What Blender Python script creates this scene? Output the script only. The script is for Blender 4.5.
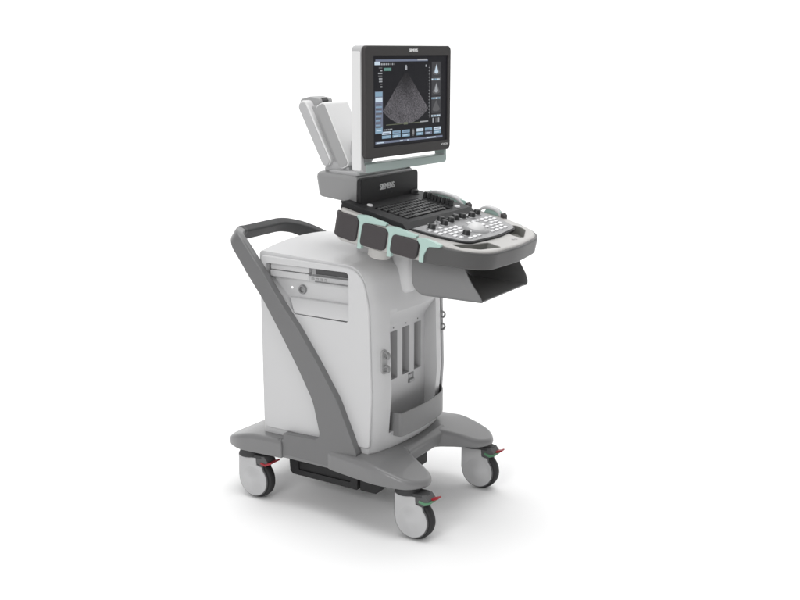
import bpy, bmesh, math, random
from mathutils import Matrix, Vector
random.seed(4)
S = bpy.context.scene
R = math.radians
for o in list(bpy.data.objects):
    bpy.data.objects.remove(o, do_unlink=True)
C = S.collection

# ------------------------------------------------------------------ camera, world, lamps, exposure
cam_d = bpy.data.cameras.new('camera')
cam_d.sensor_width = 36.0
cam_d.lens = 36.0 * 1082.0 / 800.0
cam_d.clip_end = 100
cam = bpy.data.objects.new('camera', cam_d)
C.objects.link(cam)
TH = R(-31.6); PITCH = R(13)
_h = Vector((math.sin(TH), math.cos(TH)))      # camera heading in machine axes
fw = Vector((_h.x * math.cos(PITCH), _h.y * math.cos(PITCH), -math.sin(PITCH)))
rt = Vector((_h.y, -_h.x, 0))
up = rt.cross(fw)
cam.matrix_world = Matrix(((rt.x, up.x, -fw.x, 1.87248), (rt.y, up.y, -fw.y, -2.85692), (rt.z, up.z, -fw.z, 1.45), (0, 0, 0, 1)))
S.camera = cam

w = bpy.data.worlds.new('World'); S.world = w; w.use_nodes = True
bg = w.node_tree.nodes['Background']
bg.inputs[0].default_value = (1, 1, 1, 1); bg.inputs[1].default_value = 0.33


def cam_to_world(r, f, z):
    """a point r metres to the camera's right and f metres ahead of it, on the floor plan"""
    return Vector((1.87248 + rt.x * r + _h.x * f, -2.85692 + rt.y * r + _h.y * f, z))


def area(name, loc, target, size, power, sy=None, col=(1, 1, 1)):
    l = bpy.data.lights.new(name, 'AREA'); l.energy = power; l.size = size; l.color = col
    if sy:
        l.shape = 'RECTANGLE'; l.size_y = sy
    o = bpy.data.objects.new(name, l); C.objects.link(o)
    o.location = loc
    o.rotation_euler = (Vector(target) - Vector(loc)).to_track_quat('-Z', 'Y').to_euler()
    return o


area('overhead_softbox', cam_to_world(0.2, 2.7, 7.5), cam_to_world(0, 3.0, 0), 5.0, 335, 5.0)
area('left_softbox', cam_to_world(-1.7, -0.2, 2.3), cam_to_world(-0.1, 3.4, 0.6), 1.6, 60)
area('backdrop_fill', cam_to_world(0, 6.4, 4.8), cam_to_world(0, 9.2, 0.9), 18.0, 320, 2.0)  # extra lamp, added to lift the sweep behind the machine to white
S.view_settings.view_transform = 'Standard'
S.view_settings.look = 'None'
S.view_settings.exposure = 0.0
S.view_settings.gamma = 1.0


# ------------------------------------------------------------------ materials
def mat(name, col, rough=0.45, spec=0.35, var=0.04, bump=0.0, scale=900.0, metal=0.0, coat=0.0, emit=None, es=0.0):
    m = bpy.data.materials.new(name); m.use_nodes = True
    nt = m.node_tree; b = nt.nodes['Principled BSDF']
    b.inputs['Roughness'].default_value = rough
    b.inputs['Specular IOR Level'].default_value = spec
    b.inputs['Metallic'].default_value = metal
    b.inputs['Coat Weight'].default_value = coat
    tc = nt.nodes.new('ShaderNodeTexCoord')
    if var:
        n = nt.nodes.new('ShaderNodeTexNoise'); n.inputs['Scale'].default_value = 3.5; n.inputs['Detail'].default_value = 6
        nt.links.new(tc.outputs['Object'], n.inputs['Vector'])
        mx = nt.nodes.new('ShaderNodeMixRGB')
        mx.inputs[1].default_value = tuple(c * (1 - var) for c in col) + (1,)
        mx.inputs[2].default_value = tuple(min(1, c * (1 + var)) for c in col) + (1,)
        nt.links.new(n.outputs['Fac'], mx.inputs[0]); nt.links.new(mx.outputs[0], b.inputs['Base Color'])
        mr = nt.nodes.new('ShaderNodeMapRange')
        mr.inputs['To Min'].default_value = max(0.02, rough - 0.06); mr.inputs['To Max'].default_value = rough + 0.06
        nt.links.new(n.outputs['Fac'], mr.inputs['Value']); nt.links.new(mr.outputs[0], b.inputs['Roughness'])
    else:
        b.inputs['Base Color'].default_value = tuple(col) + (1,)
    if bump:
        n2 = nt.nodes.new('ShaderNodeTexNoise'); n2.inputs['Scale'].default_value = scale; n2.inputs['Detail'].default_value = 2
        nt.links.new(tc.outputs['Object'], n2.inputs['Vector'])
        bp = nt.nodes.new('ShaderNodeBump'); bp.inputs['Strength'].default_value = bump; bp.inputs['Distance'].default_value = 0.0006
        nt.links.new(n2.outputs['Fac'], bp.inputs['Height']); nt.links.new(bp.outputs['Normal'], b.inputs['Normal'])
    if emit:
        b.inputs['Emission Color'].default_value = tuple(emit) + (1,); b.inputs['Emission Strength'].default_value = es
    return m


WHITE = mat('white_plastic', (0.585, 0.585, 0.59), 0.42, 0.4, 0.02, 0.25)
WHITE2 = mat('bright_white_plastic', (0.72, 0.72, 0.72), 0.42, 0.35, 0.02)
LIGHT = mat('light_grey_plastic', (0.47, 0.47, 0.475), 0.5, 0.3, 0.03, 0.2)
BASEG = mat('monitor_base_grey', (0.27, 0.27, 0.272), 0.42, 0.4, 0.04, 0.2)
PALE = mat('pale_grey_plastic', (0.36, 0.36, 0.362), 0.5, 0.3, 0.03, 0.2)
MIDG = mat('mid_grey_plastic', (0.188, 0.188, 0.19), 0.4, 0.45, 0.04, 0.35, coat=0.25)
ARMG = mat('frame_grey_paint', (0.15, 0.15, 0.152), 0.36, 0.45, 0.04, 0.35, coat=0.25)
GRIP = mat('grip_dark_grey', (0.06, 0.06, 0.061), 0.55, 0.3, 0.05, 0.5)
TRAY = mat('tray_grey_plastic', (0.185, 0.185, 0.187), 0.36, 0.5, 0.04, 0.3)
RUBBER = mat('dark_rubber_panel', (0.062, 0.056, 0.058), 0.6, 0.25, 0.06, 0.5, 700)
BUMPER = mat('bumper_rubber', (0.078, 0.077, 0.077), 0.4, 0.45, 0.05, 0.4, 700)
BLACK = mat('black_plastic', (0.021, 0.021, 0.022), 0.5, 0.28, 0.08, 0.4)
KEYS = mat('key_plastic', (0.03, 0.03, 0.031), 0.4, 0.4, 0.05)
BEZEL = mat('bezel_charcoal', (0.048, 0.045, 0.045), 0.5, 0.3, 0.04, 0.3)
TYRE = mat('tyre_rubber', (0.035, 0.035, 0.036), 0.65, 0.25, 0.1, 0.5, 500)
TEAL = mat('teal_plastic', (0.42, 0.57, 0.525), 0.32, 0.5, 0.03)
PALETEAL = mat('pale_teal_plastic', (0.44, 0.53, 0.505), 0.4, 0.35, 0.02)
BEIGE = mat('warm_light_grey', (0.46, 0.45, 0.435), 0.36, 0.45, 0.03, 0.2)
PANEL = mat('key_panel_grey', (0.31, 0.31, 0.315), 0.42, 0.35, 0.05, 0.3)
BTN = mat('white_button', (0.8, 0.8, 0.81), 0.35, 0.4, 0.0)
STEEL = mat('steel', (0.32, 0.32, 0.325), 0.35, 0.5, 0.08, 0, metal=0.6)
RED = mat('red_plastic', (0.33, 0.02, 0.03), 0.4, 0.4, 0.05)
GREEN = mat('green_plastic', (0.1, 0.25, 0.14), 0.45, 0.4, 0.05)
RIM = mat('caster_rim', (0.1, 0.1, 0.102), 0.5, 0.3, 0.05)
BINC = mat('bin_grey', (0.21, 0.21, 0.212), 0.4, 0.4, 0.04, 0.3)
CAST = mat('caster_silver', (0.48, 0.48, 0.485), 0.25, 0.6, 0.03)
DARKIN = mat('dark_recess', (0.06, 0.06, 0.062), 0.6, 0.2, 0.05)
POCKET = mat('pocket_grey', (0.25, 0.25, 0.235), 0.6, 0.2, 0.08)
OPENING_SHADE = mat('opening_shade_grey', (0.13, 0.13, 0.132), 0.6, 0.2, 0.1)
SLOT = mat('slot_grey', (0.2, 0.2, 0.202), 0.55, 0.25, 0.05)
UNDER = mat('battery_black', (0.03, 0.03, 0.031), 0.5, 0.3, 0.1, 0.4)
LETTER = mat('letter_white', (0.9, 0.9, 0.9), 0.4, 0.3, 0.0)
LED = mat('white_led', (0.8, 0.8, 0.8), 0.3, 0.3, 0, emit=(1, 1, 1), es=0.8)


# ------------------------------------------------------------------ helpers
def fillet(pts, rads, n=6):
    out = []
    N = len(pts)
    for i in range(N):
        p = Vector(pts[i][:2]); r = rads[i] if isinstance(rads, (list, tuple)) else rads
        a = Vector(pts[i - 1][:2]) - p; b = Vector(pts[(i + 1) % N][:2]) - p
        if r <= 0 or a.length < 1e-9 or b.length < 1e-9:
            out.append((p.x, p.y)); continue
        la, lb = a.length, b.length
        a.normalize(); b.normalize()
        ang = a.angle(b)
        if ang > R(176):
            out.append((p.x, p.y)); continue
        d = min(r / math.tan(ang / 2), la * 0.48, lb * 0.48)
        rr = d * math.tan(ang / 2)
        c = p + (a + b).normalized() * (rr / math.sin(ang / 2))
        s = p + a * d - c; e = p + b * d - c
        t0 = math.atan2(s.y, s.x); t1 = math.atan2(e.y, e.x)
        dt = (t1 - t0 + math.pi) % (2 * math.pi) - math.pi
        for k in range(n + 1):
            t = t0 + dt * k / n
            out.append((c.x + rr * math.cos(t), c.y + rr * math.sin(t)))
    return out


def rrect(x0, y0, x1, y1, r, n=5):
    return fillet([(x0, y0), (x1, y0), (x1, y1), (x0, y1)], r, n)


def inset(poly, d):
    N = len(poly); out = []
    A = sum(poly[i][0] * poly[(i + 1) % N][1] - poly[(i + 1) % N][0] * poly[i][1] for i in range(N))
    sg = 1 if A > 0 else -1
    for i in range(N):
        p0, p1, p2 = Vector(poly[i - 1]), Vector(poly[i]), Vector(poly[(i + 1) % N])
        t = ((p1 - p0).normalized() + (p2 - p1).normalized())
        t = t.normalized() if t.length > 1e-9 else (p2 - p1).normalized()
        nrm = Vector((-t.y, t.x)) * sg
        out.append(tuple(p1 + nrm * d))
    return out


AX = {'xz': lambda a, b, t: (a, t, b), 'xy': lambda a, b, t: (a, b, t), 'yz': lambda a, b, t: (t, a, b)}


class G:
    """a growing bag of vertices and faces"""
    def __init__(s):
        s.v = []; s.f = []; s.m = []

    def prism(s, poly, plane, t0, t1, m=0, fn=None):
        f = fn or AX[plane]
        n = len(poly); b = len(s.v)
        s.v += [f(p[0], p[1], t0) for p in poly] + [f(p[0], p[1], t1) for p in poly]
        s.f.append(tuple(b + i for i in range(n))); s.f.append(tuple(b + n + i for i in reversed(range(n))))
        s.f += [(b + i, b + n + i, b + n + (i + 1) % n, b + (i + 1) % n) for i in range(n)]
        s.m += [m] * (n + 2)
        return s

    def box(s, x0, x1, y0, y1, z0, z1, m=0):
        return s.prism([(x0, y0), (x1, y0), (x1, y1), (x0, y1)], 'xy', z0, z1, m)

    def loft(s, rings, m=0, caps=True):
        n = len(rings[0]); b = len(s.v)
        for r in rings:
            s.v += [tuple(p) for p in r]
        for k in range(len(rings) - 1):
            for i in range(n):
                j = (i + 1) % n
                s.f.append((b + k * n + i, b + k * n + j, b + (k + 1) * n + j, b + (k + 1) * n + i)); s.m.append(m)
        if caps:
            s.f.append(tuple(b + i for i in reversed(range(n)))); s.m.append(m)
            e = b + (len(rings) - 1) * n
            s.f.append(tuple(e + i for i in range(n))); s.m.append(m)
        return s

    def lathe(s, prof, n=24, M=None, m=0):
        rings = []
        for (r, z) in prof:
            ring = []
            for i in range(n):
                a = 2 * math.pi * i / n
                p = Vector((max(r, 1e-5) * math.cos(a), max(r, 1e-5) * math.sin(a), z))
                ring.append(tuple(M @ p if M else p))
            rings.append(ring)
        return s.loft(rings, m)

    def sweep(s, path, sec, m=0, ref=(0, 0, 1), scale=None):
        """sec: closed 2-D outline (a, b); b runs along ref, a across"""
        P = [Vector(p) for p in path]; rings = []
        for i, p in enumerate(P):
            t = (P[min(i + 1, len(P) - 1)] - P[max(i - 1, 0)]).normalized()
            rv = Vector(ref[i] if isinstance(ref, list) else ref)
            side = t.cross(rv).normalized(); u = side.cross(t).normalized()
            k = scale[i] if scale else (1, 1)
            rings.append([tuple(p + side * a * k[0] + u * b * k[1]) for a, b in sec])
        return s.loft(rings, m)

    def tube(s, path, r, n=10, m=0, ref=(0, 0, 1)):
        return s.sweep(path, [(r * math.cos(2 * math.pi * i / n), r * math.sin(2 * math.pi * i / n)) for i in range(n)], m, ref)


DG = None


def mesh_of(o):
    dg = bpy.context.evaluated_depsgraph_get()
    dg.update()
    return bpy.data.meshes.new_from_object(o.evaluated_get(dg))


def raw(name, g, mats, M=None):
    me = bpy.data.meshes.new(name)
    v = [tuple(M @ Vector(p)) for p in g.v] if M else g.v
    me.from_pydata(v, [], g.f)
    for mm in (mats if isinstance(mats, (list, tuple)) else [mats]):
        me.materials.append(mm)
    for p, k in zip(me.polygons, g.m):
        p.material_index = k
    bm = bmesh.new(); bm.from_mesh(me)
    bmesh.ops.remove_doubles(bm, verts=bm.verts, dist=2e-5)
    bmesh.ops.recalc_face_normals(bm, faces=bm.faces)
    bm.to_mesh(me); bm.free()
    o = bpy.data.objects.new(name, me); C.objects.link(o)
    return o


def obj(name, g, mats, parent=None, M=None, bevel=0.0, seg=3, ang=40, cuts=(), sharp=38, bevel2=0.0, label=None):
    o = raw(name, g, mats, M)
    if bevel:
        b = o.modifiers.new('b', 'BEVEL'); b.width = bevel; b.segments = seg; b.limit_method = 'ANGLE'; b.angle_limit = R(ang)
        b.use_clamp_overlap = True; b.miter_outer = 'MITER_ARC'
    tmp = []
    for cg in cuts:
        c = raw('cut', cg, mats, M); tmp.append(c)
        md = o.modifiers.new('c', 'BOOLEAN'); md.operation = 'DIFFERENCE'; md.solver = 'EXACT'; md.object = c
    if bevel2:
        b = o.modifiers.new('b2', 'BEVEL'); b.width = bevel2; b.segments = 2; b.limit_method = 'ANGLE'; b.angle_limit = R(50)
        b.use_clamp_overlap = True
    if o.modifiers:
        me = mesh_of(o)
        o.modifiers.clear(); old = o.data; o.data = me; bpy.data.meshes.remove(old)
    for c in tmp:
        d = c.data; bpy.data.objects.remove(c); bpy.data.meshes.remove(d)
    me = o.data
    for p in me.polygons:
        p.use_smooth = True
    me.set_sharp_from_angle(angle=R(sharp))
    wn = o.modifiers.new('wn', 'WEIGHTED_NORMAL'); wn.keep_sharp = True; wn.weight = 80
    me2 = mesh_of(o); o.modifiers.clear(); o.data = me2; bpy.data.meshes.remove(me)
    me2.name = name
    if parent is not None:
        o.parent = parent
    if label:
        o['label'] = label
    return o


def copy_to(o, parent, M):
    c = o.copy(); C.objects.link(c); c.parent = parent; c.matrix_local = M
    return c


def text(name, s, size, M, m, parent, extrude=0.0004, sx=1.0, bold=0.0):
    cu = bpy.data.curves.new('t', 'FONT'); cu.body = s; cu.size = size; cu.extrude = extrude
    cu.align_x = 'CENTER'; cu.align_y = 'CENTER'
    t = bpy.data.objects.new('t', cu); C.objects.link(t)
    me = mesh_of(t); bpy.data.objects.remove(t)
    if bold:
        b_ = bmesh.new()
        for k in range(3):
            m2 = me.copy(); m2.transform(Matrix.Translation(((k - 1) * bold, 0, 0.00015 * k))); b_.from_mesh(m2); bpy.data.meshes.remove(m2)
        b_.to_mesh(me); b_.free()
    me.transform(M @ Matrix.Diagonal((sx, 1, 1, 1)))
    me.materials.clear(); me.materials.append(m); me.name = name
    o = bpy.data.objects.new(name, me); C.objects.link(o); o.parent = parent
    return o


# ------------------------------------------------------------------ the setting: seamless white sweep
g = G()
path = [(-1.5, 0)]
prof = [(-3.5, 0.0), (0, 0.0), (3, 0.0), (6.5, 0.0)]
rad = 2.4
for k in range(1, 17):
    a = (math.pi / 2) * k / 16
    prof.append((6.5 + rad * math.sin(a), rad - rad * math.cos(a)))
prof.append((6.5 + rad, 6.0))
W = 16
xs = [-W, W]
rows = []
for (f_, z_) in prof:
    rows.append([tuple(cam_to_world(x, f_, z_)) for x in xs])
for r_ in rows:
    g.v += r_
for i in range(len(rows) - 1):
    g.f.append((2 * i, 2 * i + 1, 2 * i + 3, 2 * i + 2)); g.m.append(0)
SWEEP = mat('white_studio_paper', (0.95, 0.95, 0.95), 0.95, 0.0, 0.0)
fl = obj('ground', g, SWEEP, sharp=60)
fl['kind'] = 'structure'

# ------------------------------------------------------------------ the machine
root = bpy.data.objects.new('ultrasound_machine', None); C.objects.link(root)
root['label'] = 'white and grey ultrasound scanner cart on four casters with monitor and control console'
root['category'] = 'ultrasound machine'

# ---- cabinet ---------------------------------------------------------------
prof = fillet([(-0.272, 0.225), (0.142, 0.225), (0.158, 0.42), (0.15, 0.7), (0.128, 0.818), (-0.272, 0.834)],
              [0.01, 0.01, 0.3, 0.25, 0.085, 0.012], 10)
NY = 36
g = G()
rings = []
YW = 0.219
for k in range(NY + 1):
    y = -YW + 2 * YW * k / NY
    q = 1 - (y / YW) ** 2
    ring = []
    for (x, z) in prof:
        wx = max(0, min(1, (x - 0.02) / 0.12)); wx = wx * wx * (3 - 2 * wx)
        wz = max(0, min(1, (z - 0.66) / 0.15)); wz = wz * wz * (3 - 2 * wz)
        fall = 0.036 * max(0, (y - 0.165) / 0.054) ** 2 + 0.008 * max(0, (-y - 0.175) / 0.044) ** 2
        ring.append((x + (0.030 * q - fall) * wx, y, z + 0.020 * q * wz))
    rings.append(ring)
g.loft(rings)
bay_poly = fillet([(-0.243, 0.798), (0.073, 0.799), (0.072, 0.643), (-0.133, 0.645), (-0.244, 0.752)], [0.006, 0.014, 0.012, 0.012, 0.006], 5)
cut_bay = G().prism(bay_poly, 'xz', -0.3, -0.192)
rec = fillet([(0.130, 0.283), (0.130, 0.610), (0.172, 0.668), (0.4, 0.668), (0.4, 0.283)], [0, 0.02, 0, 0, 0], 5)
cut_front = G()
n_ = 10
ring_list = []
for y, sh in ((-0.146, 0), (0.131, 0)):
    ring_list.append([(x, y, z) for x, z in rec])
cut_front.loft(ring_list)
slots = [(-0.086, -0.041), (-0.010, 0.033), (0.063, 0.107)]
scuts = [G().prism(rrect(a, 0.432, b, 0.590, 0.002, 2), 'yz', 0.088, 0.3) for a, b in slots]
lcut = G().prism(rrect(0.025, 0.395, 0.062, 0.428, 0.003, 2), 'yz', 0.120, 0.2)
cab = obj('cabinet', g, WHITE, root, bevel=0.008, seg=4, ang=50, cuts=[cut_bay, cut_front] + scuts + [lcut], sharp=40)
# left and right side panels
pp = fillet([(-0.262, 0.25), (0.142, 0.25), (0.152, 0.42), (0.144, 0.7), (0.118, 0.812), (-0.262, 0.822)],
            [0.012, 0.012, 0.3, 0.25, 0.08, 0.014], 10)
g = G().prism(pp, 'xz', -0.2275, -0.2165)
obj('side_panel', g, WHITE, cab, bevel=0.0045, seg=3, ang=50, cuts=[cut_bay])
g = G().prism(pp, 'xz', 0.2165, 0.2275)
obj('side_panel', g, WHITE, cab, bevel=0.0045, seg=3, ang=50)
# drive bay contents
g = G().box(-0.236, -0.086, -0.21, -0.19, 0.7765, 0.7945).box(-0.236, -0.086, -0.213, -0.19, 0.754, 0.7745)
obj('drive_cover', g, WHITE, cab, bevel=0.002)
g = G().box(-0.072, 0.069, -0.196, -0.1905, 0.7735, 0.7965)
obj('drive_opening_shade', g, OPENING_SHADE, cab, bevel=0.002)  # solid dark block, its colour stands in for shade inside the opening
g = G().box(-0.083, 0.070, -0.215, -0.19, 0.753, 0.7715)
dd = obj('disk_drive', g, LIGHT, cab, bevel=0.002)
for x in (-0.068, -0.052, -0.036, -0.02):
    obj('drive_button', G().prism(rrect(x - 0.005, 0.7595, x + 0.005, 0.7665, 0.002, 3), 'xz', -0.2175, -0.214), PALE, dd, bevel=0.0008)
obj('drive_lip', G().box(-0.06, 0.06, -0.2175, -0.2145, 0.7535, 0.757), SLOT, dd, bevel=0.001)
Mx = Matrix.Translation((-0.123, -0.1915, 0.7195)) @ Matrix.Rotation(R(90), 4, 'X')
g = G().lathe([(0.0, 0.006), (0.0075, 0.0065), (0.009, 0.005), (0.0095, 0.009), (0.0135, 0.009), (0.0145, 0.006), (0.0145, -0.002), (0, -0.002)], 28, Mx)
obj('power_button', g, STEEL, cab, sharp=50)
Mx = Matrix.Translation((-0.166, -0.1915, 0.721)) @ Matrix.Rotation(R(90), 4, 'X')
obj('indicator_light', G().lathe([(0, 0.0025), (0.003, 0.002), (0.004, -0.001), (0, -0.001)], 16, Mx), LED, cab)
# sloping flap at the bottom of the bay
fp = [(-0.19, 0.6935), (-0.2015, 0.6905), (-0.226, 0.6535), (-0.226, 0.6465), (-0.19, 0.6465)]
g = G()
ringA = [(-0.172 - 0.0 + (0.6935 - z) * 0.85, y, z) for y, z in fp]
ringB = [(0.0705, y, z) for y, z in fp]
g.loft([ringA, ringB])
obj('bay_flap', g, WHITE, cab, bevel=0.0025)
# backs of the three transducer sockets, dots above, latch
for a, b in slots:
    s_ = obj('transducer_socket', G().box(0.0885, 0.0945, a + 0.0005, b - 0.0005, 0.4325, 0.5895).box(0.0945, 0.112, a + 0.005, a + 0.009, 0.44, 0.58), SLOT, cab, bevel=0.0015)
    mid = (a + b) / 2
    Md = Matrix.Translation((0.130, mid, 0.600)) @ Matrix.Rotation(R(90), 4, 'Y')
    obj('socket_mark', G().lathe([(0, 0.001), (0.0022, 0.0008), (0.0025, -0.001), (0, -0.001)], 12, Md), DARKIN, s_)
g = G().box(0.118, 0.136, 0.03, 0.060, 0.396, 0.405).box(0.1195, 0.127, 0.031, 0.059, 0.405, 0.42)
obj('latch', g, LIGHT, cab, bevel=0.002)


# cable hooks on the front margins
def hook(x, y, z, tilt):
    M = Matrix.Translation((x, y, z)) @ Matrix.Rotation(R(tilt), 4, 'Z') @ Matrix.Scale(0.84, 4)
    g = G()
    g.prism(rrect(-0.016, -0.046, 0.016, 0.046, 0.014, 6), 'yz', -0.006, 0.0035)
    o = obj('cable_hook', g, PALE, cab, M=M, bevel=0.002)
    for sg in (1, -1):
        g3 = G()
        ctl = [(-0.004, 0.036), (0.010, 0.0375), (0.0195, 0.034), (0.0235, 0.0255), (0.0205, 0.0165), (0.0130, 0.0135), (0.0085, 0.0185)]
        path = []
        for k in range(len(ctl) - 1):
            p0, p1, p2, p3 = (Vector(ctl[max(0, min(len(ctl) - 1, k + j))]) for j in (-1, 0, 1, 2))
            for q in range(5):
                t = q / 5
                v = 0.5 * ((2 * p1) + (p2 - p0) * t + (2 * p0 - 5 * p1 + 4 * p2 - p3) * t * t + (-p0 + 3 * p1 - 3 * p2 + p3) * t ** 3)
                path.append((v.x, 0.0, sg * v.y))
        path.append((ctl[-1][0], 0.0, sg * ctl[-1][1]))
        g3.sweep(path, rrect(-0.003, -0.0075, 0.003, 0.0075, 0.0026, 4), 0, (0, 1, 0))
        obj('hook_curl', g3, BASEG, o, M=M, sharp=70)
    return o


hook(0.1665, -0.176, 0.522, -10)
hook(0.1475, 0.196, 0.571, 38)

# front collecting bin wrapped round the cabinet front
def front_x(y, z=0.42):
    q = 1 - (y / YW) ** 2
    return 0.153 + 0.030 * q


outer = []
for k in range(21):
    y = -0.124 + (0.224 + 0.124) * k / 20
    outer.append((front_x(min(y, 0.214)) + 0.021 - 0.036 * max(0, (y - 0.13) / 0.094) ** 2, y))
thin_w = inset(fillet([(0.131, -0.124)] + outer + [(0.105, 0.224)], [0, 0.016] + [0] * 19 + [0.01, 0], 6), 0.0)
n_o = len(thin_w)
off_w = inset(thin_w + [(0.105, 0.0)], 0.005)[:n_o]
g = G().prism(thin_w + off_w[::-1], 'xy', 0.268, 0.345)
bin_ = obj('cable_bin', g, BINC, root, bevel=0.002, seg=3, ang=50)
g = G().prism(inset(thin_w + [(0.105, 0.0)], 0.003)[:n_o] + [(0.120, 0.2), (0.120, -0.118)], 'xy', 0.2845, 0.289)
obj('bin_floor', g, BINC, bin_)

# ---- base -------------------------------------------------------------------
half = [(0.190, 0.0), (0.192, -0.09), (0.245, -0.120), (0.330, -0.158), (0.352, -0.215), (0.312, -0.276), (0.205, -0.291), (0.11, -0.276), (0.02, -0.260), (0.0, -0.2505),
        (-0.174, -0.2505), (-0.174, -0.260), (-0.345, -0.270), (-0.415, -0.240), (-0.428, -0.165), (-0.395, -0.07), (-0.36, 0.0)]
rads = [0, 0.05, 0.12, 0.07, 0.06, 0.08, 0.3, 0.3, 0.05, 0.004, 0.002, 0.006, 0.12, 0.06, 0.09, 0.12, 0]
full = half + [(x, -y) for x, y in half[-2:0:-1]]
fr = rads + rads[-2:0:-1]
plan = fillet(full, fr, 7)


def base_top(x, y):
    d = max(x - 0.15, -0.27 - x, abs(y) - 0.23, 0)
    t = min(1, d / 0.2)
    t = t * t * (3 - 2 * t)
    return 0.230 - 0.034 * t - 0.012 * max(0, min(1, (x - 0.25) / 0.1)) ** 2 - 0.012 * max(0, min(1, (-0.33 - x) / 0.09)) ** 2


def resample(poly, step):
    out = []
    N = len(poly)
    for i in range(N):
        p, q = Vector(poly[i]), Vector(poly[(i + 1) % N])
        m_ = max(1, int((q - p).length / step))
        out += [tuple(p.lerp(q, k / m_)) for k in range(m_)]
    return out


plan = resample(plan, 0.007)
top_p = inset(plan, 0.017)
bm = bmesh.new()
bm.faces.new([bm.verts.new((x, y, 0)) for x, y in top_p])
for k in range(1, 40):
    bmesh.ops.bisect_plane(bm, geom=bm.verts[:] + bm.edges[:] + bm.faces[:], plane_co=(-0.46 + 0.86 * k / 40, 0, 0), plane_no=(1, 0, 0))
for k in range(1, 30):
    bmesh.ops.bisect_plane(bm, geom=bm.verts[:] + bm.edges[:] + bm.faces[:], plane_co=(0, -0.3 + 0.6 * k / 30, 0), plane_no=(0, 1, 0))
me = bpy.data.meshes.new('b'); bm.to_mesh(me); bm.free()
g = G()
rings = []
for d, z in ((0.006, 0.166), (0.0015, 0.168), (0.0, 0.172)):
    rings.append([(x, y, z) for x, y in inset(plan, d)])
rB = 0.017
for k in range(0, 7):
    a_ = math.pi / 2 * k / 6
    pin = inset(plan, rB * (1 - math.cos(a_)))
    rings.append([(x, y, base_top(*tp) - rB * 0.95 * (1 - math.sin(a_))) for (x, y), tp in zip(pin, top_p)])
g.loft(rings, caps=False)
n0 = len(plan)
g.f.append(tuple(reversed(range(n0)))); g.m.append(0)
off = len(g.v)
g.v += [(v.co.x, v.co.y, base_top(v.co.x, v.co.y)) for v in me.vertices]
g.f += [tuple(off + i for i in p.vertices) for p in me.polygons]; g.m += [0] * len(me.polygons)
base = obj('base', g, MIDG, root, sharp=60)
# raised foot plate between the front wings
g = G().prism(fillet([(0.10, 0.19), (0.10, 0.231), (0.192, 0.229), (0.216, 0.216), (0.206, 0.172), (0.18, 0.172)], [0, 0, 0.012, 0.012, 0.01, 0], 5), 'xz', -0.100, 0.150)
obj('foot_plate', g, MIDG, base, bevel=0.004)

# ---- battery box under the base ----------------------------------------------
g = G().prism(fillet([(-0.232, 0.166), (-0.226, 0.078), (-0.215, 0.068), (0.045, 0.066), (0.048, 0.166)], 0.004, 3), 'xz', -0.15, 0.15)
bb = obj('battery_box', g, UNDER, root, bevel=0.004,
         cuts=[G().prism(rrect(-0.19, 0.088, 0.02, 0.128, 0.006, 3), 'xz', -0.2, -0.144)])
g = G().prism([(0.052, 0.166), (0.052, 0.066), (0.112, 0.066), (0.135, 0.085), (0.135, 0.166)], 'xz', -0.146, 0.146)
obj('end_cover', g, UNDER, bb, bevel=0.004)
g = G().prism([(0.137, 0.166), (0.137, 0.135), (0.215, 0.148), (0.215, 0.166)], 'xz', -0.20, -0.06)
obj('cable_duct', g, UNDER, bb, bevel=0.003)


# ---- frame arms, rails and the push handle --------------------------------------
def arm_mesh(sy):
    pts = [(-0.171, 0.179), (0.040, 0.174), (0.108, 0.182), (0.112, 0.236), (0.092, 0.285), (0.041, 0.398), (-0.030, 0.505), (-0.103, 0.606),
           (-0.175, 0.692), (-0.262, 0.806), (-0.309, 0.773), (-0.236, 0.6815), (-0.174, 0.587), (-0.105, 0.477), (-0.051, 0.380), (-0.022, 0.256), (-0.171, 0.251)]
    rr = [0.004, 0.05, 0.006, 0.02, 0.1, 0.2, 0.3, 0.3, 0.3, 0, 0, 0.3, 0.3, 0.3, 0.2, 0.022, 0.002]
    p = fillet(pts, rr, 6)
    return G().prism(p, 'xz', sy * 0.2255, sy * 0.2525)


for sy in (-1, 1):
    obj('frame_arm', arm_mesh(sy), ARMG, root, bevel=0.006, seg=3, ang=45)
# the handle loop: up both arms, round wide corners and across
def bez(p0, p1, p2, n):
    return [tuple((1 - t) ** 2 * p0[i] + 2 * t * (1 - t) * p1[i] + t * t * p2[i] for i in range(3)) for t in [k / n for k in range(n + 1)]]


left_ = [(-0.2055, -0.239, 0.687), (-0.228, -0.239, 0.715), (-0.247, -0.239, 0.740), (-0.266, -0.239, 0.7645), (-0.285, -0.239, 0.788), (-0.312, -0.239, 0.823)]
left_ += bez((-0.332, -0.239, 0.848), (-0.362, -0.241, 0.885), (-0.382, -0.165, 0.873), 14) + [(-0.384, -0.11, 0.8725)]
right_ = [(-0.2055, 0.239, 0.687), (-0.228, 0.239, 0.715), (-0.247, 0.239, 0.740), (-0.266, 0.235, 0.7645), (-0.285, 0.222, 0.784)]
right_ += bez((-0.303, 0.190, 0.800), (-0.386, 0.105, 0.878), (-0.388, -0.005, 0.8725), 16)
loop = left_ + right_[::-1]
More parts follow.
